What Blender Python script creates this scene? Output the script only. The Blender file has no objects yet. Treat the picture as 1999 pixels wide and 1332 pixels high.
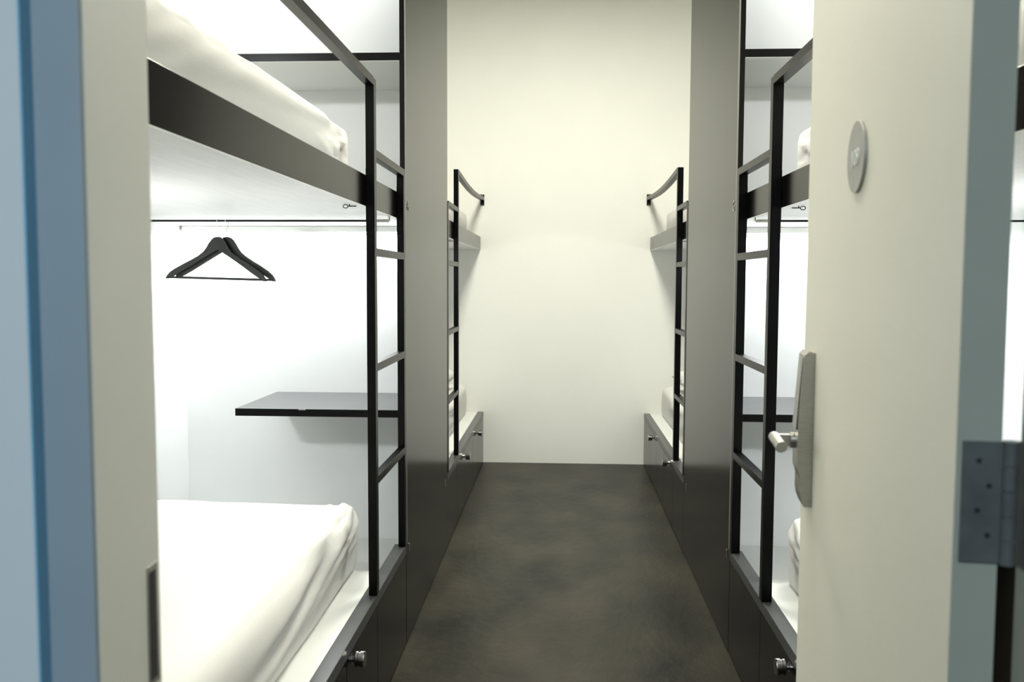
import bpy, bmesh, math, random
from mathutils import Vector, Matrix, noise

S = bpy.context.scene
COL = S.collection
PI = math.pi
random.seed(4)

# ------------------------------------------------------------------ camera
FPX = 1751.2
cd = bpy.data.cameras.new('camera')
cd.sensor_width = 36.0
cd.lens = FPX * 36.0 / 1999.0
cd.clip_start = 0.05
cd.dof.use_dof = True
cd.dof.focus_distance = 3.3
cd.dof.aperture_fstop = 7.0
cam = bpy.data.objects.new('camera', cd)
COL.objects.link(cam)
yaw, pit, rol = 0.0532, -0.0686, -0.0038
fwd = Vector((-math.sin(yaw) * math.cos(pit), math.cos(yaw) * math.cos(pit), math.sin(pit)))
rgt = Vector((math.cos(yaw), math.sin(yaw), 0))
upv = rgt.cross(fwd)
r2 = rgt * math.cos(rol) - upv * math.sin(rol)
u2 = rgt * math.sin(rol) + upv * math.cos(rol)
M = Matrix((r2, u2, -fwd)).transposed().to_4x4()
M.translation = Vector((0, 0, 1.3625))
cam.matrix_world = M
S.camera = cam

# ------------------------------------------------------------------ world, exposure
w = bpy.data.worlds.new('world')
S.world = w
w.use_nodes = True
w.node_tree.nodes['Background'].inputs[0].default_value = (0.55, 0.72, 0.80, 1)
w.node_tree.nodes['Background'].inputs[1].default_value = 0.05
S.view_settings.view_transform = 'Standard'
S.view_settings.look = 'None'
S.view_settings.exposure = 0.22
S.view_settings.gamma = 1.0
S.view_settings.use_curve_mapping = False

WARM = (1.0, 0.985, 0.86)
COOL = (0.96, 1.0, 0.985)
HALL = (0.74, 0.89, 1.0)


def area(name, loc, rot, sx, sy, power, col, spread=180):
    l = bpy.data.lights.new(name, 'AREA')
    l.shape = 'RECTANGLE'
    l.size, l.size_y = sx, sy
    l.energy = power
    l.color = col
    l.spread = math.radians(spread)
    o = bpy.data.objects.new(name, l)
    o.location = loc
    o.rotation_euler = rot
    COL.objects.link(o)
    return o


# the aisle's ceiling panels, the strips under each upper deck, the hallway lamp
area('aisle_light', (0.03, 4.3, 3.42), (0, 0, 0), 0.5, 1.2, 88, WARM)
area('aisle_light', (0.03, 2.0, 3.42), (0, 0, 0), 0.5, 1.2, 17, WARM)
area('hall_light', (-0.3, -1.0, 2.45), (0, 0, 0), 0.6, 0.6, 37, HALL)

# ------------------------------------------------------------------ materials
def mat(name, col, rough=0.5, metal=0.0, spec=0.5, var=0.0, scale=6.0, bump=0.0, bscale=40.0, stretch=(1, 1, 1), coat=0.0, detail=4.0):
    m = bpy.data.materials.new(name)
    m.use_nodes = True
    nt = m.node_tree
    b = nt.nodes['Principled BSDF']
    b.inputs['Roughness'].default_value = rough
    b.inputs['Metallic'].default_value = metal
    b.inputs['Specular IOR Level'].default_value = spec
    b.inputs['Coat Weight'].default_value = coat
    tc = nt.nodes.new('ShaderNodeTexCoord')
    mp = nt.nodes.new('ShaderNodeMapping')
    mp.inputs['Scale'].default_value = stretch
    nt.links.new(tc.outputs['Object'], mp.inputs['Vector'])
    n = nt.nodes.new('ShaderNodeTexNoise')
    n.inputs['Scale'].default_value = scale
    n.inputs['Detail'].default_value = detail
    nt.links.new(mp.outputs[0], n.inputs['Vector'])
    r = nt.nodes.new('ShaderNodeValToRGB')
    lo = tuple(c * (1 - var) for c in col)
    hi = tuple(min(1, c * (1 + var)) for c in col)
    r.color_ramp.elements[0].position = 0.3
    r.color_ramp.elements[1].position = 0.7
    r.color_ramp.elements[0].color = (*lo, 1)
    r.color_ramp.elements[1].color = (*hi, 1)
    nt.links.new(n.outputs['Fac'], r.inputs[0])
    nt.links.new(r.outputs[0], b.inputs['Base Color'])
    if bump:
        n2 = nt.nodes.new('ShaderNodeTexNoise')
        n2.inputs['Scale'].default_value = bscale
        n2.inputs['Detail'].default_value = 5
        nt.links.new(mp.outputs[0], n2.inputs['Vector'])
        bp = nt.nodes.new('ShaderNodeBump')
        bp.inputs['Strength'].default_value = bump
        bp.inputs['Distance'].default_value = 0.01
        nt.links.new(n2.outputs['Fac'], bp.inputs['Height'])
        nt.links.new(bp.outputs[0], b.inputs['Normal'])
    return m


def emit(name, col, strength):
    m = bpy.data.materials.new(name)
    m.use_nodes = True
    b = m.node_tree.nodes['Principled BSDF']
    b.inputs['Base Color'].default_value = (*col, 1)
    b.inputs['Emission Color'].default_value = (*col, 1)
    b.inputs['Emission Strength'].default_value = strength
    return m


M_WALL = mat('wall_paint', (0.80, 0.80, 0.75), 0.7, var=0.015, scale=2.5, bump=0.05, bscale=9)
M_BUNKWALL = mat('bunk_lining', (0.79, 0.80, 0.80), 0.5, var=0.01, scale=1.5)
M_CEIL = mat('ceiling_paint', (0.82, 0.82, 0.78), 0.8, var=0.01)
M_FLOOR = mat('polished_concrete', (0.021, 0.0185, 0.0115), 0.42, spec=0.25, var=0.8, scale=3.4, bump=0.25, bscale=24, detail=14, stretch=(1.0, 0.62, 1))
M_BLACK = mat('black_laminate', (0.0022, 0.0020, 0.0017), 0.19, spec=0.16, var=0.10, scale=12)
M_METAL = mat('black_steel', (0.0016, 0.0016, 0.002), 0.28, spec=0.12, var=0.1, scale=20)
M_RAIL = mat('satin_black_rail', (0.055, 0.057, 0.058), 0.32, spec=0.5, var=0.1, scale=12)
M_BLUE = mat('blue_paint', (0.26, 0.55, 0.76), 0.6, var=0.05)
M_EDGE = mat('edge_banding', (0.16, 0.15, 0.13), 0.4, var=0.05)
M_DECK = mat('white_ply', (0.80, 0.80, 0.78), 0.45, var=0.05, scale=4, stretch=(30, 1.5, 1), bump=0.04, bscale=10)
M_PLAT = mat('white_melamine', (0.74, 0.75, 0.72), 0.4, var=0.02, scale=3)
M_SHEET = mat('white_sheet', (0.68, 0.67, 0.635), 0.9, spec=0.2, var=0.01, scale=3, bump=0.10, bscale=260)
M_STEEL = mat('brushed_steel', (0.42, 0.40, 0.36), 0.36, metal=1.0, var=0.10, scale=40, stretch=(1, 1, 12))
M_KNOB = mat('dark_chrome', (0.30, 0.29, 0.28), 0.16, metal=1.0, var=0.02)
M_CHROME = mat('chrome', (0.75, 0.74, 0.72), 0.12, metal=1.0, var=0.02)
M_DOOR = mat('door_paint', (0.72, 0.69, 0.575), 0.5, var=0.02, scale=3, bump=0.03, bscale=30)
M_DOOREDGE = mat('door_edge_paint', (0.37, 0.38, 0.32), 0.6, var=0.03, scale=10)
M_JAMB = mat('jamb_paint', (0.86, 0.85, 0.755), 0.5, var=0.02, scale=3)
M_FRAME = mat('frame_paint', (0.30, 0.36, 0.40), 0.6, var=0.05, scale=6)
M_HALL = mat('hall_paint', (0.66, 0.70, 0.70), 0.7, var=0.02, scale=4)
M_HINGE = mat('painted_hinge', (0.125, 0.135, 0.132), 0.45, metal=0.3, var=0.15, scale=30)
M_DISC = mat('dull_steel', (0.36, 0.35, 0.31), 0.48, metal=0.4, var=0.10, scale=30)
M_INK = mat('pale_lettering', (0.80, 0.80, 0.74), 0.6, var=0.01)
M_LETTER = mat('grey_lettering', (0.34, 0.33, 0.28), 0.6, var=0.01)
M_SHELF = mat('charcoal_laminate', (0.055, 0.056, 0.058), 0.34, spec=0.7, var=0.12, scale=14)
M_HANGER = mat('black_wood', (0.012, 0.013, 0.011), 0.35, var=0.2, scale=18)
M_DARK = mat('dark_slot', (0.02, 0.02, 0.02), 0.6, var=0.3, scale=60)
M_LED = emit('led_strip', (1.0, 1.0, 0.97), 6.0)
M_PANELLAMP = emit('lamp_diffuser', (1.0, 0.98, 0.88), 5.0)
M_HALLLAMP = emit('hall_lamp_diffuser', (0.6, 0.8, 1.0), 4.0)


# ------------------------------------------------------------------ geometry helpers
class G:
    """collects shapes in world coordinates"""
    def __init__(self):
        self.v = []
        self.f = []

    def add(self, vs, fs):
        n = len(self.v)
        self.v += [Vector(p) for p in vs]
        self.f += [tuple(i + n for i in f) for f in fs]
        return self

    def box(self, x0, x1, y0, y1, z0, z1, bev=0.0):
        x0, x1 = min(x0, x1), max(x0, x1)
        bm = bmesh.new()
        vs = [bm.verts.new((x, y, z)) for x in (x0, x1) for y in (y0, y1) for z in (z0, z1)]
        for q in ((0, 1, 3, 2), (4, 6, 7, 5), (0, 4, 5, 1), (2, 3, 7, 6), (0, 2, 6, 4), (1, 5, 7, 3)):
            bm.faces.new([vs[i] for i in q])
        if bev:
            bmesh.ops.bevel(bm, geom=list(bm.edges), offset=bev, segments=2, affect='EDGES', profile=0.5)
        bm.verts.index_update()
        self.add([v.co.copy() for v in bm.verts], [[v.index for v in f.verts] for f in bm.faces])
        bm.free()
        return self

    def tube(self, pts, r, n=12, cap=True):
        pts = [Vector(p) for p in pts]
        rs = r if isinstance(r, (list, tuple)) else [r] * len(pts)
        rings = []
        up = Vector((0, 0, 1))
        for i, p in enumerate(pts):
            a = pts[max(i - 1, 0)]
            b = pts[min(i + 1, len(pts) - 1)]
            d = (b - a).normalized()
            u = d.cross(up)
            if u.length < 1e-3:
                u = d.cross(Vector((1, 0, 0)))
            u.normalize()
            v = d.cross(u)
            rings.append([p + rs[i] * (math.cos(2 * PI * k / n) * u + math.sin(2 * PI * k / n) * v) for k in range(n)])
        vs = [q for rg in rings for q in rg]
        fs = []
        for i in range(len(rings) - 1):
            for k in range(n):
                fs.append((i * n + k, i * n + (k + 1) % n, (i + 1) * n + (k + 1) % n, (i + 1) * n + k))
        if cap:
            fs.append(tuple(range(n))[::-1])
            fs.append(tuple((len(rings) - 1) * n + k for k in range(n)))
        return self.add(vs, fs)

    def bar(self, pts, wx, wz):
        """rectangular section swept along points that run mostly in y"""
        vs = []
        for p in pts:
            p = Vector(p)
            for dx, dz in ((-1, -1), (1, -1), (1, 1), (-1, 1)):
                vs.append(p + Vector((dx * wx / 2, 0, dz * wz / 2)))
        fs = []
        n = len(pts)
        for i in range(n - 1):
            for k in range(4):
                fs.append((i * 4 + k, i * 4 + (k + 1) % 4, (i + 1) * 4 + (k + 1) % 4, (i + 1) * 4 + k))
        fs.append((3, 2, 1, 0))
        fs.append(tuple((n - 1) * 4 + k for k in range(4)))
        return self.add(vs, fs)

    def xf(self, fn):
        self.v = [Vector(fn(p)) for p in self.v]
        return self


def base_of(parent):
    while parent.parent:
        parent = parent.parent
    return Vector(parent.location)


def build(name, g, m, parent=None, loc=None, smooth=False, label=None):
    org = base_of(parent) if parent else Vector(loc or (0, 0, 0))
    me = bpy.data.meshes.new(name)
    me.from_pydata([tuple(v - org) for v in g.v], [], g.f)
    bm = bmesh.new()
    bm.from_mesh(me)
    bmesh.ops.recalc_face_normals(bm, faces=list(bm.faces))
    bm.to_mesh(me)
    bm.free()
    me.materials.append(m)
    if smooth:
        for p in me.polygons:
            p.use_smooth = True
    o = bpy.data.objects.new(name, me)
    COL.objects.link(o)
    if parent:
        o.parent = parent
    else:
        o.location = org
    if label:
        o['label'] = label
    return o


def thing(name, label, cat, loc, group=None):
    o = bpy.data.objects.new(name, None)
    o.empty_display_size = 0.1
    o.location = loc
    COL.objects.link(o)
    o['label'] = label
    o['category'] = cat
    if group:
        o['group'] = group
    return o


def tag(o, label, cat, group=None):
    o['label'] = label
    o['category'] = cat
    if group:
        o['group'] = group
    return o


def struct(name, g, m, loc=(0, 0, 0), label=None, cat=None):
    o = build(name, g, m, loc=loc)
    o['kind'] = 'structure'
    if label:
        o['label'] = label
    if cat:
        o['category'] = cat
    return o


def text(body, size, m, mw, name, parent, depth=0.0006):
    cu = bpy.data.curves.new(name, 'FONT')
    cu.body = body
    cu.size = size
    cu.extrude = depth
    cu.align_x = 'CENTER'
    cu.align_y = 'CENTER'
    tmp = bpy.data.objects.new(name, cu)
    COL.objects.link(tmp)
    bpy.context.view_layer.update()
    me = bpy.data.meshes.new_from_object(tmp)
    bpy.data.objects.remove(tmp)
    me.transform(mw)
    me.transform(Matrix.Translation(-base_of(parent)))
    me.materials.clear()
    me.materials.append(m)
    o = bpy.data.objects.new(name, me)
    COL.objects.link(o)
    o.parent = parent
    return o


# ------------------------------------------------------------------ dimensions
FACE = {-1: 0.5623, 1: 0.6243}          # aisle faces of the joinery
WID = 1.031                              # bunk depth
Y0, Y1, Y2, D = 0.812, 3.2453, 4.470, 6.600
ZC = 0.3806
ZH = 3.5
BOARD = {-1: (0.0235, 1.5815, 1.6745), 1: (0.0285, 1.5776, 1.6690)}   # offset, bottom, top


NZ0, NU0, NT = 0.881, 2.171, 2.80      # shelf tops, lamp over the upper bunk
NYB, NYF = 3.740, 3.975               # the wall between the two bunks of a side
ZW = 0.253                            # foot well floor


def X(sg, off):
    return sg * (FACE[sg] + off)


SIDE = {-1: 'left', 1: 'right'}

# ------------------------------------------------------------------ room shell
XL, XR = X(-1, WID), X(1, WID)
struct('floor', G().box(-3.0, 3.0, -3.2, D + 0.15, -0.1, 0.0), M_FLOOR)
struct('wall_back', G().box(XL - 0.1, XR + 0.1, D, D + 0.12, 0.0, ZH), M_WALL)
struct('wall_left', G().box(XL - 0.1, XL, Y0, D, 0, ZH), M_BUNKWALL)
struct('wall_right', G().box(XR, XR + 0.1, Y0, D, 0, ZH), M_BUNKWALL)
struct('ceiling', G().box(XL - 0.1, XR + 0.1, Y0, D + 0.12, ZH, ZH + 0.1), M_CEIL)
# front wall with the doorway, as three pieces of one wall (hall side 0.685, room side 0.812)
gf = G().box(-3.0, -0.4162, 0.680, 0.80, 0, ZH).box(0.472, 3.0, 0.680, 0.80, 0, ZH).box(-0.4162, 0.472, 0.680, 0.80, 2.12, ZH)
struct('wall_front', gf, M_HALL)
gi = G().box(XL - 0.1, -0.3762, 0.80, Y0, 0, ZH).box(0.47, XR + 0.1, 0.80, Y0, 0, ZH).box(-0.3762, 0.47, 0.80, Y0, 2.12, ZH)
struct('wall_front_lining', gi, M_WALL)
struct('wall_hall_back', G().box(-3.0, 3.0, -3.2, -3.1, 0, 2.6), M_HALL)
struct('wall_hall_left', G().box(-3.1, -3.0, -3.2, 0.680, 0, 2.6), M_HALL)
struct('wall_hall_right', G().box(3.0, 3.1, -3.2, 0.680, 0, 2.6), M_HALL)
struct('ceiling_hall', G().box(-3.1, 3.1, -3.2, 0.680, 2.6, 2.7), M_CEIL)
for sg in (-1, 1):
    gd = G().box(X(sg, 0.0185), X(sg, WID), NYB, NYF, 0, ZH)
    struct('wall_%s_divider' % SIDE[sg], gd, M_BUNKWALL)

# door frame: left jamb with strike plate, right jamb, head
j = struct('trim_1', G().box(-0.4155, -0.3757, 0.70, 0.812, 0, 2.08, 0.0015), M_JAMB, loc=(-0.395, 0.75, 0))
build('architrave', G().box(-0.4155, -0.3765, 0.695, 0.7005, 0, 2.12), M_FRAME, j, label='blue-grey painted front of the jamb')
struct('trim_4', G().box(-0.4161, -0.4147, 0.6803, 0.6997, 0.001, 2.119), M_BLUE)
gs = G().box(-0.3760, -0.3750, 0.785, 0.8055, 0.985, 1.098, 0.0003)
sp = build('strike_plate', gs, M_STEEL, j)
build('latch_hole', G().box(-0.3752, -0.3746, 0.788, 0.8010, 0.990, 1.092), M_DARK, sp, label='black worn latch opening')
struct('trim_2', G().box(0.4035, 0.4715, 0.70, 0.80, 0, 2.08, 0.0015), M_DOOREDGE, loc=(0.43, 0.75, 0))
struct('trim_3', G().box(-0.4155, 0.4715, 0.70, 0.80, 2.08, 2.12), M_JAMB)

# ------------------------------------------------------------------ open door
HX, HY = 0.349, 0.800
dd = Vector((0.0890, 0.9960, 0)).normalized()
dn = Vector((-dd.y, dd.x, 0))                # out of the visible face, towards the aisle


def DW(s, p, z):
    q = Vector((HX, HY, 0)) + dd * s + dn * p
    return Vector((q.x, q.y, z))


dxf = lambda P: DW(P.x, P.y, P.z)            # x along the leaf, y out of the face
door = build('door_1', G().box(0.0015, 0.745, -0.0375, 0, 0.008, 2.06, 0.001).xf(dxf), M_DOOR, loc=(HX, HY, 0))
door['kind'] = 'structure'
build('hinge_edge', G().box(-0.0005, 0.0016, -0.0372, -0.0003, 0.008, 2.06).xf(dxf), M_DOOREDGE, door, label='grey-green hinge edge of the door')
for zh in (1.170, 0.32, 1.86):
    gh = G().box(-0.003, 0.0, -0.0375, -0.0045, zh - 0.055, zh + 0.053, 0.0006).xf(dxf)
    hg = build('hinge', gh, M_HINGE, door)
    c = DW(-0.002, -0.0440, 0)
    gk = G()
    for k in range(5):
        z0 = zh - 0.056 + k * 0.022
        gk.tube([(c.x, c.y, z0 + 0.0004), (c.x, c.y, z0 + 0.0216)], 0.0068, 20)
    build('knuckle', gk, M_HINGE, hg, smooth=False)
    gj = G().box(0.4026, 0.4040, 0.745, 0.80, zh - 0.057, zh + 0.053)
    build('jamb_leaf', gj, M_HINGE, hg)
    for zz, ss in ((0.036, -0.018), (0.014, -0.027), (-0.008, -0.018), (-0.030, -0.027)):
        a = DW(-0.0030, ss, zh + zz)
        b = DW(-0.0036, ss, zh + zz)
        build('screw', G().tube([a, b], 0.0024, 12), M_DARK, hg)
# card lock: side profile (protrusion over height) widened along the leaf
prof = [(0.0, 1.247), (0.010, 1.249), (0.0165, 1.243), (0.0225, 1.150), (0.0245, 1.100), (0.0240, 1.060), (0.0190, 1.045),
        (0.0190, 1.020), (0.0170, 1.010), (0.012, 0.998), (0.0, 0.998)]
g = G()
n = len(prof)
sA, sB = 0.648, 0.708
g.add([(sA, p, z) for p, z in prof] + [(sB, p * 0.9, z) for p, z in prof],
      [tuple(range(n))[::-1], tuple(range(n, 2 * n))] + [(k, (k + 1) % n, n + (k + 1) % n, n + k) for k in range(n)])
lock = build('card_lock', g.xf(dxf), M_STEEL, door, label='brushed steel card lock')
g = G()
ins = [(0.0163, 1.236), (0.0212, 1.166), (0.0239, 1.124), (0.0239, 1.120)]
g.add([(sA + 0.010, p + 0.0006, z) for p, z in ins] + [(sB - 0.006, p * 0.93 + 0.0010, z) for p, z in ins],
      [(k, k + 1, 5 + k, 4 + k) for k in range(3)])
gi2 = G().box(sA + 0.010, sA + 0.0135, 0.0165, 0.0235, 1.125, 1.236)
pc = G()
pp = [(0.0158, 1.238), (0.0205, 1.172), (0.0238, 1.122)]
w0 = [(sA + 0.011, p, z) for p, z in pp] + [(sA + 0.011, p + 0.0022, z) for p, z in pp]
w1 = [(sB - 0.008, p, z) for p, z in pp] + [(sB - 0.008, p + 0.0010, z) for p, z in pp]
pc.add(w0 + w1, [(0, 1, 4, 3), (1, 2, 5, 4), (6, 9, 10, 7), (7, 10, 11, 8), (3, 4, 10, 9), (4, 5, 11, 10), (0, 3, 9, 6), (2, 8, 11, 5)])
build('reader_panel', pc.xf(dxf), M_STEEL, lock)
pc2 = G().add([(sA + 0.0085, p + 0.0002, z) for p, z in pp] + [(sA + 0.0105, p + 0.0006, z) for p, z in pp] +
              [(sA + 0.0085, p - 0.002, z) for p, z in pp] + [(sA + 0.0105, p - 0.002, z) for p, z in pp],
              [(0, 1, 4, 3), (1, 2, 5, 4), (6, 9, 10, 7), (7, 10, 11, 8), (0, 6, 7, 1), (1, 7, 8, 2), (3, 4, 10, 9), (4, 5, 11, 10)])
build('card_slot', pc2.xf(dxf), M_DARK, lock, label='dark card slot')
lv = G().tube([(0.688, 0.022, 1.100), (0.688, 0.030, 1.100)], 0.013, 24).box(0.681, 0.695, 0.022, 0.052, 1.0905, 1.1095, 0.001)
lev = build('lever_handle', lv.xf(dxf), M_STEEL, door, smooth=False, label='brushed steel lever handle')
gp = G().tube([(0.7000, 0.054, 1.1035), (0.6980, 0.054, 1.103), (0.612, 0.055, 1.1015), (0.610, 0.055, 1.1014)], [0.0080, 0.0090, 0.0090, 0.0080], 28)
build('grip', gp.xf(dxf), M_STEEL, lev, smooth=False)
gn = G().tube([DW(0.397, 0.0002, 1.522), DW(0.397, 0.0030, 1.522), DW(0.397, 0.0042, 1.522)], [0.046, 0.046, 0.0457], 64)
plate = build('number_plate', gn, M_DISC, door, label='round steel room number plate')
mt = Matrix((dd * -1, Vector((0, 0, 1)), dn)).transposed().to_4x4()
mt.translation = DW(0.397, 0.0045, 1.520)
text('109', 0.030, M_INK, mt, 'room_number', plate)

# ------------------------------------------------------------------ tall panels between the bunks
LBL = {-1: 'left', 1: 'right'}
for sg in (-1, 1):
    t = thing('tall_panel', 'tall black laminate panel between the two %s bunks, floor to ceiling' % LBL[sg], 'panel',
              (X(sg, 0), (Y1 + Y2) / 2, 0), 'tall panels between the bunks')
    build('board', G().box(X(sg, 0), X(sg, 0.018), Y1 - 0.0008, Y2, 0.003, ZH - 0.002, 0.0006), M_BLACK, t)
    build('edge_strip', G().box(X(sg, -0.0012), X(sg, 0.0002), Y1 - 0.0006, Y1 + (0.016 if sg < 0 else 0.022), ZC, ZH - 0.002), M_EDGE, t,
          label='thin lighter edge strip')
    for yy in (3.300, 4.372):
        build('key_lock', G().box(X(sg, -0.0015), X(sg, 0.0001), yy - 0.008, yy + 0.008, 0.335, 0.368, 0.0005), M_STEEL, t)
    mt = Matrix((Vector((0, -sg, 0)), Vector((0, 0, 1)), Vector((-sg, 0, 0)))).transposed().to_4x4()
    mt.translation = Vector((X(sg, -0.0012), 3.302, 1.628 if sg > 0 else 1.632))
    text('G' if sg > 0 else 'A', 0.055, M_LETTER if sg > 0 else M_EDGE, mt, 'bunk_letter', t)

# ------------------------------------------------------------------ storage bases
def base(sg, near):
    ya, yb = (Y0 + 0.003, Y1 - 0.003) if near else (Y2 + 0.003, D - 0.003)
    where = 'nearest the door' if near else 'beside the back wall'
    t = thing('storage_base', 'black storage base with white platform on the %s side, %s' % (LBL[sg], where), 'cabinet',
              (X(sg, 0.3), (ya + yb) / 2, 0), 'storage bases under the bunks')
    pe = 2.934 if near else 4.781            # where the platform ends and the foot well begins
    p0, p1 = (ya, pe) if near else (pe, yb)
    w0_, w1_ = (pe, NYB - 0.003) if near else (NYF + 0.003, pe)
    build('plinth', G().box(X(sg, 0.022), X(sg, WID - 0.003), p0, p1, 0.003, ZC - 0.021), M_BLACK, t)
    build('platform', G().box(X(sg, 0.0425), X(sg, WID - 0.003), p0, p1 - (0.003 if not near else 0), ZC - 0.0205, ZC - 0.001), M_PLAT, t, label='white platform top')
    build('foot_well', G().box(X(sg, 0.0425), X(sg, WID - 0.003), w0_ + (0.0 if near else 0.0), w1_ - 0.0005, ZW - 0.018, ZW)
          .box(X(sg, 0.0425), X(sg, WID - 0.003), (pe - 0.0 if near else pe - 0.018), (pe + 0.018 if near else pe), ZW, ZC - 0.0215), M_PLAT, t, label='white foot well below the platform')
    build('rail_backing', G().box(X(sg, 0.022), X(sg, 0.0420), min(w0_, w1_) if near else Y2 + 0.003, Y1 - 0.004 if near else max(w0_, w1_), ZW - 0.015, ZC - 0.0370), M_PLAT, t)
    build('edge_rail', G().box(X(sg, 0.0), X(sg, 0.042), ya, yb, ZC - 0.036, ZC, 0.0012), M_RAIL, t)
    if near and sg > 0:
        build('dark_board', G().box(X(sg, 0.0), X(sg, 0.020), ya, 1.33, ZC + 0.0003, 1.03, 0.0006), M_BLACK, t)  # plain black board that keeps the gap past the hinge dark
    if near:
        seams = [Y0 + 0.02, 1.42, 1.90, 2.31, 2.713 if sg < 0 else 2.741, Y1 - 0.003]
        doors = {1: 1.80, 3: 2.295 + 0.045}
        knobs = {1: 1.50, 3: 2.367 if sg < 0 else 2.39}
        seams[3] = 2.31
    else:
        seams = [Y2 + 0.004, 4.90, 5.31, 5.77 if sg < 0 else 5.72, 6.20 if sg < 0 else 6.15, D - 0.004]
        knobs = {1: 5.245, 3: 6.06}
        if sg > 0:
            knobs = {1: 5.08, 3: 5.90}
    for i in range(5):
        p0, p1 = seams[i] + 0.002, seams[i + 1] - 0.002
        nm = 'door' if i in knobs else 'front_panel'
        d = build(nm, G().box(X(sg, 0.0005), X(sg, 0.0215), p0, p1, 0.006, ZC - 0.0385, 0.0008), M_BLACK, t)
        if i in knobs:
            y = knobs[i]
            zk = 0.322 if near else (0.314 if sg < 0 else 0.326)
            gk = G().tube([(X(sg, 0.001), y, zk), (X(sg, -0.0005), y, zk), (X(sg, -0.0012), y, zk), (X(sg, -0.012), y, zk)], [0.014, 0.014, 0.008, 0.008], 20)
            gk.tube([(X(sg, -0.011), y, zk), (X(sg, -0.0125), y, zk), (X(sg, -0.019), y, zk), (X(sg, -0.020), y, zk), (X(sg, -0.024), y, zk),
                     (X(sg, -0.025), y, zk), (X(sg, -0.034), y, zk), (X(sg, -0.037), y, zk)],
                    [0.0200, 0.0220, 0.0220, 0.0195, 0.0195, 0.0225, 0.0225, 0.0200], 28)
            build('knob', gk, M_KNOB, d, label='chrome knob')
    return t


# ------------------------------------------------------------------ bunks
def bunk(sg, near):
    ya, yb = (Y0 + 0.003, Y1 - 0.003) if near else (Y2 + 0.003, D - 0.003)
    where = 'nearest the door' if near else 'by the back wall'
    t = thing('upper_bunk', '%s upper bunk %s, with black board, ladder and guard rail' % (LBL[sg], where), 'bunk bed',
              (X(sg, 0.3), (ya + yb) / 2, 0), 'upper bunks with ladders')
    bo, zb, zt = BOARD[sg]
    build('deck', G().box(X(sg, bo + 0.0205), X(sg, WID - 0.003), ya if near else NYF + 0.003, NYB - 0.003 if near else yb, zb + 0.0005, zb + 0.031)
          .box(X(sg, bo + 0.0005), X(sg, bo + 0.0215), ya + 0.001, Y1 - 0.004 if near else yb, zb - 0.0022, zb - 0.0002) if near else
          G().box(X(sg, bo + 0.0205), X(sg, WID - 0.003), NYF + 0.003, yb, zb + 0.0005, zb + 0.031)
          .box(X(sg, bo + 0.0005), X(sg, bo + 0.0215), Y2 + 0.004, yb - 0.001, zb - 0.0022, zb - 0.0002), M_DECK, t, label='white plywood deck')
    build('front_board', G().box(X(sg, bo), X(sg, bo + 0.020), ya, yb, zb, zt, 0.0008), M_BLACK, t)
    # ladder at the end by the closet; measured from the near bunk's geometry
    if near:
        ys, yt = (2.694, 3.198) if sg < 0 else (2.716, 3.150)   # free stile, closet-side stile (camera faces)
        yt = 3.206 if sg < 0 else 3.205
    else:
        ys, yt = (4.925, 4.476) if sg < 0 else (4.865, 4.476)
    dy, dx = 0.034, bo
    o0 = -0.003
    lad = build('ladder', G(), M_METAL, t)
    build('stile', G().box(X(sg, o0), X(sg, dx - 0.0004), ys, ys + dy, ZC + 0.0003, 1.962, 0.0012), M_METAL, lad)
    build('stile', G().box(X(sg, o0 + 0.001), X(sg, dx - 0.0004), yt, yt + dy, ZC + 0.0003, 1.748, 0.0012), M_METAL, lad)
    # thicker clamp sleeves where the stiles pass the board
    a, b = (ys + dy, yt) if near else (yt + dy, ys)
    for z in (1.742, 1.444, 1.090, 0.738):
        build('rung', G().box(X(sg, o0 + 0.0005), X(sg, dx - 0.001), a, b + (dy + 0.002 if (z > 1.7 and near) else 0), z - 0.0125, z + 0.0125, 0.0015), M_METAL, lad)
    for yy in (ys, yt):
        build('sleeve', G().box(X(sg, o0 + 0.002), X(sg, dx - 0.0002), yy - 0.0015, yy + dy + 0.0015, 1.535, zt + 0.02, 0.001), M_METAL, lad)
    # guard rail
    zr = 1.9515
    xr = X(sg, (o0 + dx) / 2)
    if near:
        pts = [(xr, ys + 0.001, zr), (xr, Y0 + 0.006, zr)]
        rail = build('guard_rail', G().bar(pts, dx - o0, 0.0245), M_METAL, t)
        build('wall_bracket', G().box(xr - 0.014, xr + 0.014, Y0 + 0.0005, Y0 + 0.006, zr - 0.045, zr + 0.035), M_METAL, rail)
    else:
        pts = []
        for k in range(13):
            s = k / 12
            pts.append((xr, ys + dy - 0.001 + (D - 0.006 - ys - dy) * s, zr - 0.026 * math.sin(PI * s)))
        rail = build('guard_rail', G().bar(pts, dx - o0, 0.0245), M_METAL, t)
        build('wall_bracket', G().box(xr - 0.014, xr + 0.014, D - 0.006, D - 0.0005, zr - 0.050, zr + 0.030, 0.0008), M_METAL, rail)
        for zz in (-0.042, 0.024):
            build('screw', G().tube([(xr, D - 0.0062, zr + zz), (xr, D - 0.0075, zr + zz)], 0.0035, 10), M_STEEL, rail)
    # hook eyes under the board
    eye_y = (ys - 0.06) if near else ys + dy + 0.06
    ge = G()
    xe = X(sg, bo + 0.035)
    ring = [(xe + 0.0075 * math.cos(q * PI / 6) + sg * 0.012, eye_y, zb - 0.006 + 0.005 * math.sin(q * PI / 6)) for q in range(12)]
    ge.tube([(xe - sg * 0.02, eye_y, zb - 0.0055), (xe + sg * 0.006, eye_y, zb - 0.0055)], 0.0016, 8)
    ge.tube(ring + [ring[0]], 0.0014, 6, cap=False)
    ge.tube([(xe, eye_y, zb - 0.0055), (xe, eye_y, zb + 0.0004)], 0.0016, 8)
    build('hook_eye', ge, M_METAL, t)
    return t


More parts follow.
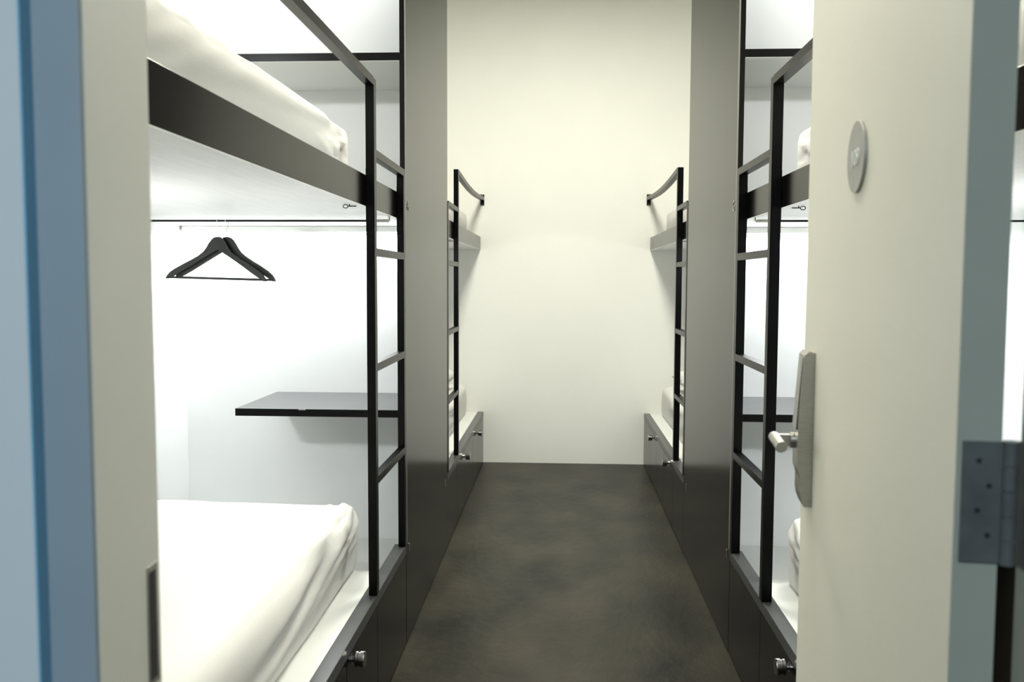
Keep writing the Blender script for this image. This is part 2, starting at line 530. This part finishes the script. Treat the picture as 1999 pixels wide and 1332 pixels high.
# ------------------------------------------------------------------ mattresses
def fold_fn(folds, rnd):
    def fn(d, w):
        h = 0.0
        for (w0, k, amp, wid, d0, d1) in folds:
            c = w0 - k * d
            fade = max(0.0, min(1.0, (d - d0) / 0.06)) * max(0.0, min(1.0, (d1 - d) / 0.35))
            ww = wid * (0.7 + 1.2 * d)
            h += amp * fade * math.exp(-((w - c) / ww) ** 2)
        return h
    return fn


def mattress_geo(x_front, sg, wid, y0, y1, z0, z1, r, folds, crown=0.018, end=1, dense=True, seed=0.0, dip=0.0):
    """rounded block; x_front is the aisle side; folds start at the end `end` (+1 far, -1 near)"""
    st = 0.014 if dense else 0.03
    def axis(a, b, e):
        L = b - a
        n = max(4, int(L / st))
        ks = [0, 0.25, 0.5, 0.75, 1.0]
        pts = [a + e * k for k in ks]
        m = max(2, int((L - 2 * e) / st))
        pts += [a + e + (L - 2 * e) * i / m for i in range(1, m)]
        pts += [b - e * k for k in ks[::-1]]
        return pts
    x0, x1 = min(x_front, x_front + sg * wid), max(x_front, x_front + sg * wid)
    ax, ay, az = axis(x0, x1, r), axis(y0, y1, r), axis(z0, z1, r)
    nx, ny, nz = len(ax), len(ay), len(az)
    idx = {}
    vs, fs = [], []
    def vid(i, j, k):
        key = (i, j, k)
        if key not in idx:
            idx[key] = len(vs)
            vs.append(Vector((ax[i], ay[j], az[k])))
        return idx[key]
    for i in range(nx - 1):
        for jj in range(ny - 1):
            fs.append((vid(i, jj, 0), vid(i, jj + 1, 0), vid(i + 1, jj + 1, 0), vid(i + 1, jj, 0)))
            fs.append((vid(i, jj, nz - 1), vid(i + 1, jj, nz - 1), vid(i + 1, jj + 1, nz - 1), vid(i, jj + 1, nz - 1)))
    for i in range(nx - 1):
        for k in range(nz - 1):
            fs.append((vid(i, 0, k), vid(i + 1, 0, k), vid(i + 1, 0, k + 1), vid(i, 0, k + 1)))
            fs.append((vid(i, ny - 1, k), vid(i, ny - 1, k + 1), vid(i + 1, ny - 1, k + 1), vid(i + 1, ny - 1, k)))
    for jj in range(ny - 1):
        for k in range(nz - 1):
            fs.append((vid(0, jj, k), vid(0, jj, k + 1), vid(0, jj + 1, k + 1), vid(0, jj + 1, k)))
            fs.append((vid(nx - 1, jj, k), vid(nx - 1, jj + 1, k), vid(nx - 1, jj + 1, k + 1), vid(nx - 1, jj, k + 1)))
    fn = fold_fn(folds, None)
    out = []
    for p in vs:
        rb = 0.018
        core = Vector((min(max(p.x, x0 + r), x1 - r), min(max(p.y, y0 + r), y1 - r),
                       min(max(p.z, z0 + rb), z1 - r)))
        dv = p - core
        rr = r if p.z > z0 + rb + 1e-6 else rb
        if dv.length > 1e-7:
            nrm = dv.normalized()
            if p.z >= z0 + rb:
                q = core + nrm * r
            else:
                hx = Vector((dv.x, dv.y, 0))
                q = Vector((core.x, core.y, p.z)) + (hx.normalized() * r if hx.length > 1e-7 else Vector((0, 0, 0)))
                if hx.length < 1e-7:
                    q = p.copy()
                nrm = hx.normalized() if hx.length > 1e-7 else Vector((0, 0, -1))
                tt = (z0 + rb - p.z) / rb
                q -= nrm * 0.012 * tt * tt if hx.length > 1e-7 else Vector((0, 0, 0))
        else:
            q = p.copy()
            nrm = Vector((0, 0, 1))
        # bulge of the sides, crown of the top
        fz = (q.z - z0) / (z1 - z0)
        inx = (q.x - x_front) * sg
        if fz > 0.02:
            side = 4 * fz * (1 - fz)
            if abs(nrm.x) > 0.5 or abs(nrm.y) > 0.5:
                q += Vector((nrm.x, nrm.y, 0)) * 0.006 * side
            if nrm.z > 0.3:
                a = max(0, min(1, inx / wid))
                b = (q.y - y0) / (y1 - y0)
                q.z += (crown * math.sin(PI * min(1, a * 0.75)) * (0.6 + 0.4 * math.sin(PI * b)) - dip * math.exp(-((inx) / 0.09) ** 2) * math.exp(-((y1 - q.y) / 0.12) ** 2)) * nrm.z
        # folds
        d = (y1 - q.y) if end > 0 else (q.y - y0)
        arc = inx - r * 0.6 if nrm.z > 0.85 else (-(z1 - q.z) + 0.02 if nrm.z < 0.35 else (inx - (z1 - q.z)) * 0.6)
        if (abs(nrm.y) < 0.9) and nrm.z > -0.5 and inx < wid * 0.9:
            top = min(1.0, max(0.0, fz * 3))
            q += nrm * fn(d, arc) * top * 1.7
        if fz > 0.05:
            q += nrm * (noise.noise(Vector((q.x * 5 + seed, q.y * 2.5, q.z * 7))) * 0.0045 + noise.noise(Vector((q.x * 14, q.y * 6 + seed, q.z * 16))) * 0.0012)
        # end-face creases
        if abs(nrm.y) > 0.5 and fz > 0.05:
            q += nrm * 0.003 * math.sin(q.x * 60 + q.z * 35 + seed)
        out.append(q)
    g = G()
    g.v = out
    g.f = fs
    return g


FOLD_LOW = [(0.02, 0.16, 0.010, 0.016, 0.00, 1.30), (0.065, 0.13, 0.008, 0.014, 0.02, 1.15), (-0.02, 0.16, 0.009, 0.014, 0.02, 0.90),
            (0.115, 0.17, 0.009, 0.015, 0.05, 1.20), (0.17, 0.20, 0.007, 0.016, 0.12, 1.30), (0.23, 0.22, 0.005, 0.020, 0.20, 1.40), (-0.07, 0.10, 0.006, 0.012, 0.04, 0.55)]
FOLD_UP = [(-0.01, 0.30, 0.005, 0.007, 0.00, 0.45), (-0.03, 0.12, 0.005, 0.006, 0.00, 0.60), (-0.055, 0.10, 0.004, 0.006, 0.00, 0.70), (-0.10, 0.03, 0.003, 0.008, 0.00, 0.40),
           (0.02, 0.05, 0.005, 0.016, 0.20, 1.60), (0.36, 0.34, 0.0022, 0.006, 0.75, 1.9), (0.44, 0.36, 0.0020, 0.006, 0.85, 2.0),
           (0.52, 0.38, 0.0022, 0.006, 0.95, 2.1), (0.17, 0.20, 0.0015, 0.008, 0.30, 1.5)]


def mattresses(sg, near):
    bo, zb, zt = BOARD[sg]
    if near:
        ye, ys_ = (2.978, 1.06) if sg < 0 else (2.915, 1.06)
        yu = 2.868 if sg < 0 else 2.955
        yr, yru, e = (ys_, ye), (ys_, yu), 1
    else:
        yr, yru, e = (4.78, 6.50), (4.80, 6.50), -1
    wh = 'nearest the door' if near else 'at the back wall'
    g = mattress_geo(X(sg, 0.118), sg, 0.885, yr[0], yr[1], ZC + 0.0002, 0.598, 0.045, FOLD_LOW, end=e, dense=near, seed=3.1 * sg + near, dip=0.0)
    o = build('lower_mattress', g, M_SHEET, loc=(X(sg, 0.45), sum(yr) / 2, ZC), smooth=True)
    tag(o, 'white sheeted mattress on the %s lower platform, %s' % (LBL[sg], wh), 'mattress', 'sheeted mattresses')
    g = mattress_geo(X(sg, 0.118 if sg < 0 else 0.135), sg, 0.865, yru[0], yru[1], zb + 0.0312, 1.838, 0.020, FOLD_UP, end=e, dense=near, seed=8.7 * sg + near, crown=0.0, dip=0.0)
    o = build('upper_mattress', g, M_SHEET, loc=(X(sg, 0.45), sum(yru) / 2, zb + 0.031), smooth=True)
    tag(o, 'white sheeted mattress on the %s upper deck, %s' % (LBL[sg], wh), 'mattress', 'sheeted mattresses')


def pillow(cx, cy, cz, lx, ly, lz, rx, rz, label, seed):
    g = G()
    n, m = 26, 18
    vs, fs = [], []
    for side in (1, -1):
        for i in range(n + 1):
            for k in range(m + 1):
                a, b = -1 + 2 * i / n, -1 + 2 * k / m
                t = max(0, (1 - abs(a) ** 3.2) * (1 - abs(b) ** 3.0)) ** 0.5
                pin = 1 - 0.07 * (1 - abs(a) ** 2) * abs(b) ** 4
                pin2 = 1 - 0.05 * (1 - abs(b) ** 2) * abs(a) ** 4
                z = side * t + 0.10 * t * noise.noise(Vector((a * 2.2 + seed, b * 2.2, side)))
                vs.append(Vector((a * lx / 2 * pin2, b * ly / 2 * pin, z * lz / 2)))
    q = (n + 1) * (m + 1)
    for s in (0, 1):
        for i in range(n):
            for k in range(m):
                a = s * q + i * (m + 1) + k
                fs.append((a, a + 1, a + m + 2, a + m + 1) if s else (a, a + m + 1, a + m + 2, a + 1))
    R = Matrix.Rotation(rz, 4, 'Z') @ Matrix.Rotation(rx, 4, 'X')
    g.add([Vector((cx, cy, cz)) + R @ v for v in vs], fs)
    o = build('pillow', g, M_SHEET, loc=(cx, cy, cz), smooth=True)
    me = o.data
    bm = bmesh.new()
    bm.from_mesh(me)
    bmesh.ops.remove_doubles(bm, verts=list(bm.verts), dist=0.0005)
    bmesh.ops.recalc_face_normals(bm, faces=list(bm.faces))
    bm.to_mesh(me)
    bm.free()
    tag(o, label, 'pillow', 'white pillows on the far beds')
    return o


# ------------------------------------------------------------------ lamp strips under the decks
def strip_lamp(sg, near):
    bo, zb, zt = BOARD[sg]
    y = NYB - 0.001 if near else NYF + 0.001
    s = -1 if near else 1
    wh = 'near' if near else 'far'
    t = thing('strip_lamp', 'white strip lamp under the deck at the foot wall of the %s %s lower bunk' % (wh, LBL[sg]), 'lamp',
              (X(sg, 0.4), y, zb), 'strip lamps under the upper bunks')
    xa, xb = X(sg, 0.05), X(sg, WID - 0.004)
    ya, yb = sorted((y, y + s * 0.030))
    build('housing', G().box(xa, xb, ya, yb, zb - 0.024, zb - 0.0003, 0.001), M_PLAT, t)
    build('diffuser', G().box(xa + sg * 0.01, xb - sg * 0.01, ya + 0.004, yb - 0.004, zb - 0.027, zb - 0.0242), M_LED, t)
    area('strip_light', ((xa + xb) / 2, y + s * 0.045, zb - 0.034), (math.radians(-s * 0), 0, 0), abs(xb - xa) - 0.04, 0.03, P_STRIP if near else P_STRIP_FAR, COOL)


def lower_fill_lamp(sg, near):
    """small unseen fill lamp, added on the long wall to brighten the lower bunk"""
    y = 1.75 if near else 5.7
    z = 1.38
    wh = 'near' if near else 'far'
    x = X(sg, WID)
    t = thing('fill_lamp', 'added white fill lamp on the %s long wall at the head of the %s lower bed' % (LBL[sg], wh), 'lamp', (x, y, z), 'added fill lamps')
    build('back_plate', G().box(x - sg * 0.014, x - sg * 0.0008, y - 0.15, y + 0.15, z - 0.03, z + 0.03, 0.003), M_PLAT, t)
    build('diffuser', G().tube([(x - sg * 0.034, y - 0.14, z), (x - sg * 0.034, y + 0.14, z)], 0.019, 16), M_LED, t)
    rot = Vector((-sg * 0.45, 0.88 if near else -0.3, -0.04)).to_track_quat('-Z', 'Y').to_euler()
    area('fill_light', (x - sg * 0.10, y + (0.16 if near else 0), z), rot, 0.12, 0.05, P_FILL if near else P_FILL_FAR, COOL)  # added fill light; the near ones are turned towards the foot wall


P_UP = 5.0
P_STRIP = 14.0
P_STRIP_FAR = 4.0
P_FILL = 8.5
P_FILL_FAR = 3.5
for sg in (-1, 1):
    for near in (True, False):
        base(sg, near)
        bunk(sg, near)
        mattresses(sg, near)
        strip_lamp(sg, near)
        lower_fill_lamp(sg, near)

for sg in (-1, 1):
    pillow(X(sg, 0.118 + 0.33), 5.98, 0.702, 0.60, 0.40, 0.14, 0.0, 0.05 * sg, 'white pillow lying on the %s lower bed at the back wall' % LBL[sg], sg)
    bo, zb, zt = BOARD[sg]
    pillow(X(sg, 0.118 + 0.27), 4.935, 1.838 + 0.150, 0.50, 0.28, 0.12, math.radians(80), 0, 'white pillow propped upright on the %s upper bed at the back wall' % LBL[sg], sg + 5)

# ------------------------------------------------------------------ shelves at the foot of the near beds
for sg in (-1, 1):
    for lev_, z in (('lower', NZ0), ('upper', NU0)):
        t = thing('wall_shelf', '%s charcoal shelf above the foot of the %s %s bed' % ('chipped' if (lev_ == 'lower' and sg < 0) else 'plain', LBL[sg], lev_), 'shelf',
                  (X(sg, 0.33), 3.49, z - 0.028), 'black edged foot shelves')
        xa, xb = X(sg, 0.0190), X(sg, 0.6380)
        build('board', G().box(xa, xb, Y1 - 0.0002, NYB - 0.0007, z - 0.0270, z, 0.0004), M_SHELF, t)
        build('front_edge', G().box(xa, xb, Y1 - 0.0022, Y1 - 0.0003, z - 0.0275, z), M_METAL, t)
        if lev_ == 'upper':
            build('underside', G().box(xa, xb, Y1 + 0.001, NYB - 0.0010, z - 0.0292, z - 0.0272), M_PLAT, t, label='white underside')
        if lev_ == 'lower' and sg < 0:
            build('chip', G().box(-0.962, -0.935, Y1 - 0.0028, Y1 - 0.0015, z - 0.0035, z + 0.0004), M_LETTER, t, label='small pale chip in the edge')
    # lamp on the foot wall of the upper bunk
    t = thing('strip_lamp', 'white strip lamp high on the foot wall of the near %s upper bunk' % LBL[sg], 'lamp', (X(sg, 0.5), NYB, NT), 'strip lamps on the foot walls')
    build('housing', G().box(X(sg, 0.10), X(sg, 0.95), NYB - 0.032, NYB - 0.001, NT, NT + 0.035, 0.001), M_PLAT, t)
    build('diffuser', G().box(X(sg, 0.11), X(sg, 0.94), NYB - 0.028, NYB - 0.005, NT - 0.003, NT - 0.0002), M_LED, t)
    area('foot_wall_light', (X(sg, 0.55), NYB - 0.06, NT - 0.012), (0, 0, 0), 0.8, 0.03, P_UP, COOL)
    # unseen fill lamp added on the long wall to brighten the upper bunk
    x = X(sg, WID)
    t = thing('fill_lamp', 'added white fill lamp on the %s long wall at the head of the near upper bed' % LBL[sg], 'lamp', (x, 1.65, 2.30), 'added fill lamps')
    build('back_plate', G().box(x - sg * 0.014, x - sg * 0.0008, 1.50, 1.80, 2.27, 2.33, 0.003), M_PLAT, t)
    build('diffuser', G().tube([(x - sg * 0.034, 1.51, 2.30), (x - sg * 0.034, 1.79, 2.30)], 0.019, 16), M_LED, t)
    rot = Vector((-sg * 0.35, 0.92, -0.12)).to_track_quat('-Z', 'Y').to_euler()
    area('fill_light', (x - sg * 0.10, 1.80, 2.30), rot, 0.12, 0.05, 7.0, COOL, 150)

# ------------------------------------------------------------------ clothes rods and hangers
RY, RZ = 3.110, 1.5640
for sg in (-1, 1):
    bo, zb, zt = BOARD[sg]
    t = thing('clothes_rod', 'thin black clothes rod hung crosswise under the %s upper bunk' % LBL[sg], 'clothes rod', (X(sg, 0.4), RY, RZ), 'clothes rods')
    build('rod', G().tube([(X(sg, bo + 0.010), RY, RZ), (X(sg, WID - 0.001), RY, RZ)], 0.0036, 12), M_METAL, t)
    build('flange', G().tube([(X(sg, WID - 0.006), RY, RZ), (X(sg, WID - 0.0006), RY, RZ)], 0.012, 20), M_METAL, t)
    xh = X(sg, bo + 0.010)
    build('hanger_eye', G().tube([(xh, RY, RZ), (xh, RY, zb - 0.0026)], 0.0045, 10).tube([(xh, RY, RZ), (xh + sg * 0.05, RY, RZ)], 0.0052, 10), M_STEEL, t)


def hanger(cx, cy, rot, tilt, label):
    k, kz = 0.000316, 0.000272
    out = [(0, 560), (40, 566), (80, 595), (120, 650), (150, 705), (190, 758), (260, 812), (350, 865), (460, 925), (560, 985), (620, 1030), (655, 1075), (675, 1118), (640, 1118), (560, 1075)]
    inn = [(470, 1020), (300, 910), (150, 815), (20, 738)]
    half = out + inn
    pts = [(a * k, -(b - 740) * kz) for a, b in half] + [(-a * k, -(b - 740) * kz) for a, b in half[::-1] if a > 0]
    zoff = RZ - 0.0036 - 0.052
    ztop = (740 - 560) * kz
    shift = zoff - ztop
    n = len(pts)
    R = Matrix.Rotation(rot, 3, 'Z') @ Matrix.Rotation(tilt, 3, 'Y')
    P0 = Vector((cx, cy, RZ))
    def W(p):
        return P0 + R @ Vector(p)
    t = thing('coat_hanger', label, 'coat hanger', (cx, cy, RZ), 'black coat hangers')
    g = G()
    hw = 0.0045
    vs = []
    for sgn, ins in ((-1, 0.0), (1, 0.0)):
        for a, b in pts:
            c = 0.012 * (a / 0.19) ** 2       # shoulders curve forward
            vs.append((a, sgn * hw - c, b + shift - RZ))
    fs = [(i, (i + 1) % n, n + (i + 1) % n, n + i) for i in range(n)]
    # triangulated caps through bmesh
    bm = bmesh.new()
    bv = [bm.verts.new(v) for v in vs]
    for f in fs:
        bm.faces.new([bv[i] for i in f])
    for grp in (bv[:n], bv[n:]):
        f = bm.faces.new(grp)
    bmesh.ops.recalc_face_normals(bm, faces=list(bm.faces))
    bmesh.ops.triangulate(bm, faces=[f for f in bm.faces if len(f.verts) > 4])
    edges = [e for e in bm.edges if len(e.link_faces) == 2 and e.calc_face_angle(0) > 1.2]
    bmesh.ops.bevel(bm, geom=edges, offset=0.0022, segments=2, affect='EDGES', profile=0.6)
    bm.verts.index_update()
    g.add([W(v.co) for v in bm.verts], [[v.index for v in f.verts] for f in bm.faces])
    bm.free()
    build('shoulders', g, M_HANGER, t)
    zb_ = -(1100 - 740) * kz + shift - RZ
    c = 0.012 * (640 * k / 0.19) ** 2
    build('trouser_bar', G().tube([W((-630 * k, -c, zb_)), W((630 * k, -c, zb_))], 0.0040, 10), M_HANGER, t)
    hk = [W((0, 0, ztop + shift - RZ - 0.004)), Vector((cx, RY, RZ - 0.0290))]
    for q in range(0, 13):
        a = -PI / 2 + q * PI * 1.35 / 12
        hk.append(Vector((cx, RY + 0.0160 * math.cos(a), RZ - 0.0110 + 0.0160 * math.sin(a))))
    build('hook', G().tube(hk, 0.0011, 8), M_CHROME, t)


hanger(-1.200, RY - 0.003, math.radians(-17), math.radians(1.2), 'front black wooden coat hanger of the pair on the left rod')
hanger(-1.170, RY + 0.005, math.radians(-17), math.radians(1.2), 'rear black wooden coat hanger, half hidden behind the front one')

# ------------------------------------------------------------------ ceiling fixtures
for y, sy, nm in ((4.3, 1.2, 'farther'), (2.0, 1.2, 'nearer')):
    t = thing('ceiling_light', '%s flat ceiling light panel above the aisle' % nm, 'ceiling light', (0.03, y, 3.5), 'aisle ceiling lights')
    build('frame', G().box(-0.26, 0.32, y - sy / 2 - 0.04, y + sy / 2 + 0.04, 3.455, 3.4995, 0.002), M_PLAT, t)
    build('diffuser', G().box(-0.23, 0.29, y - sy / 2, y + sy / 2, 3.445, 3.4548), M_PANELLAMP, t)
t = thing('ceiling_light', 'square cool ceiling light in the hallway', 'ceiling light', (-0.3, -1.0, 2.6), 'hall ceiling light')
build('frame', G().box(-0.62, 0.02, -1.32, -0.68, 2.56, 2.5995, 0.002), M_PLAT, t)
build('diffuser', G().box(-0.59, -0.01, -1.29, -0.71, 2.55, 2.5598), M_HALLLAMP, t)
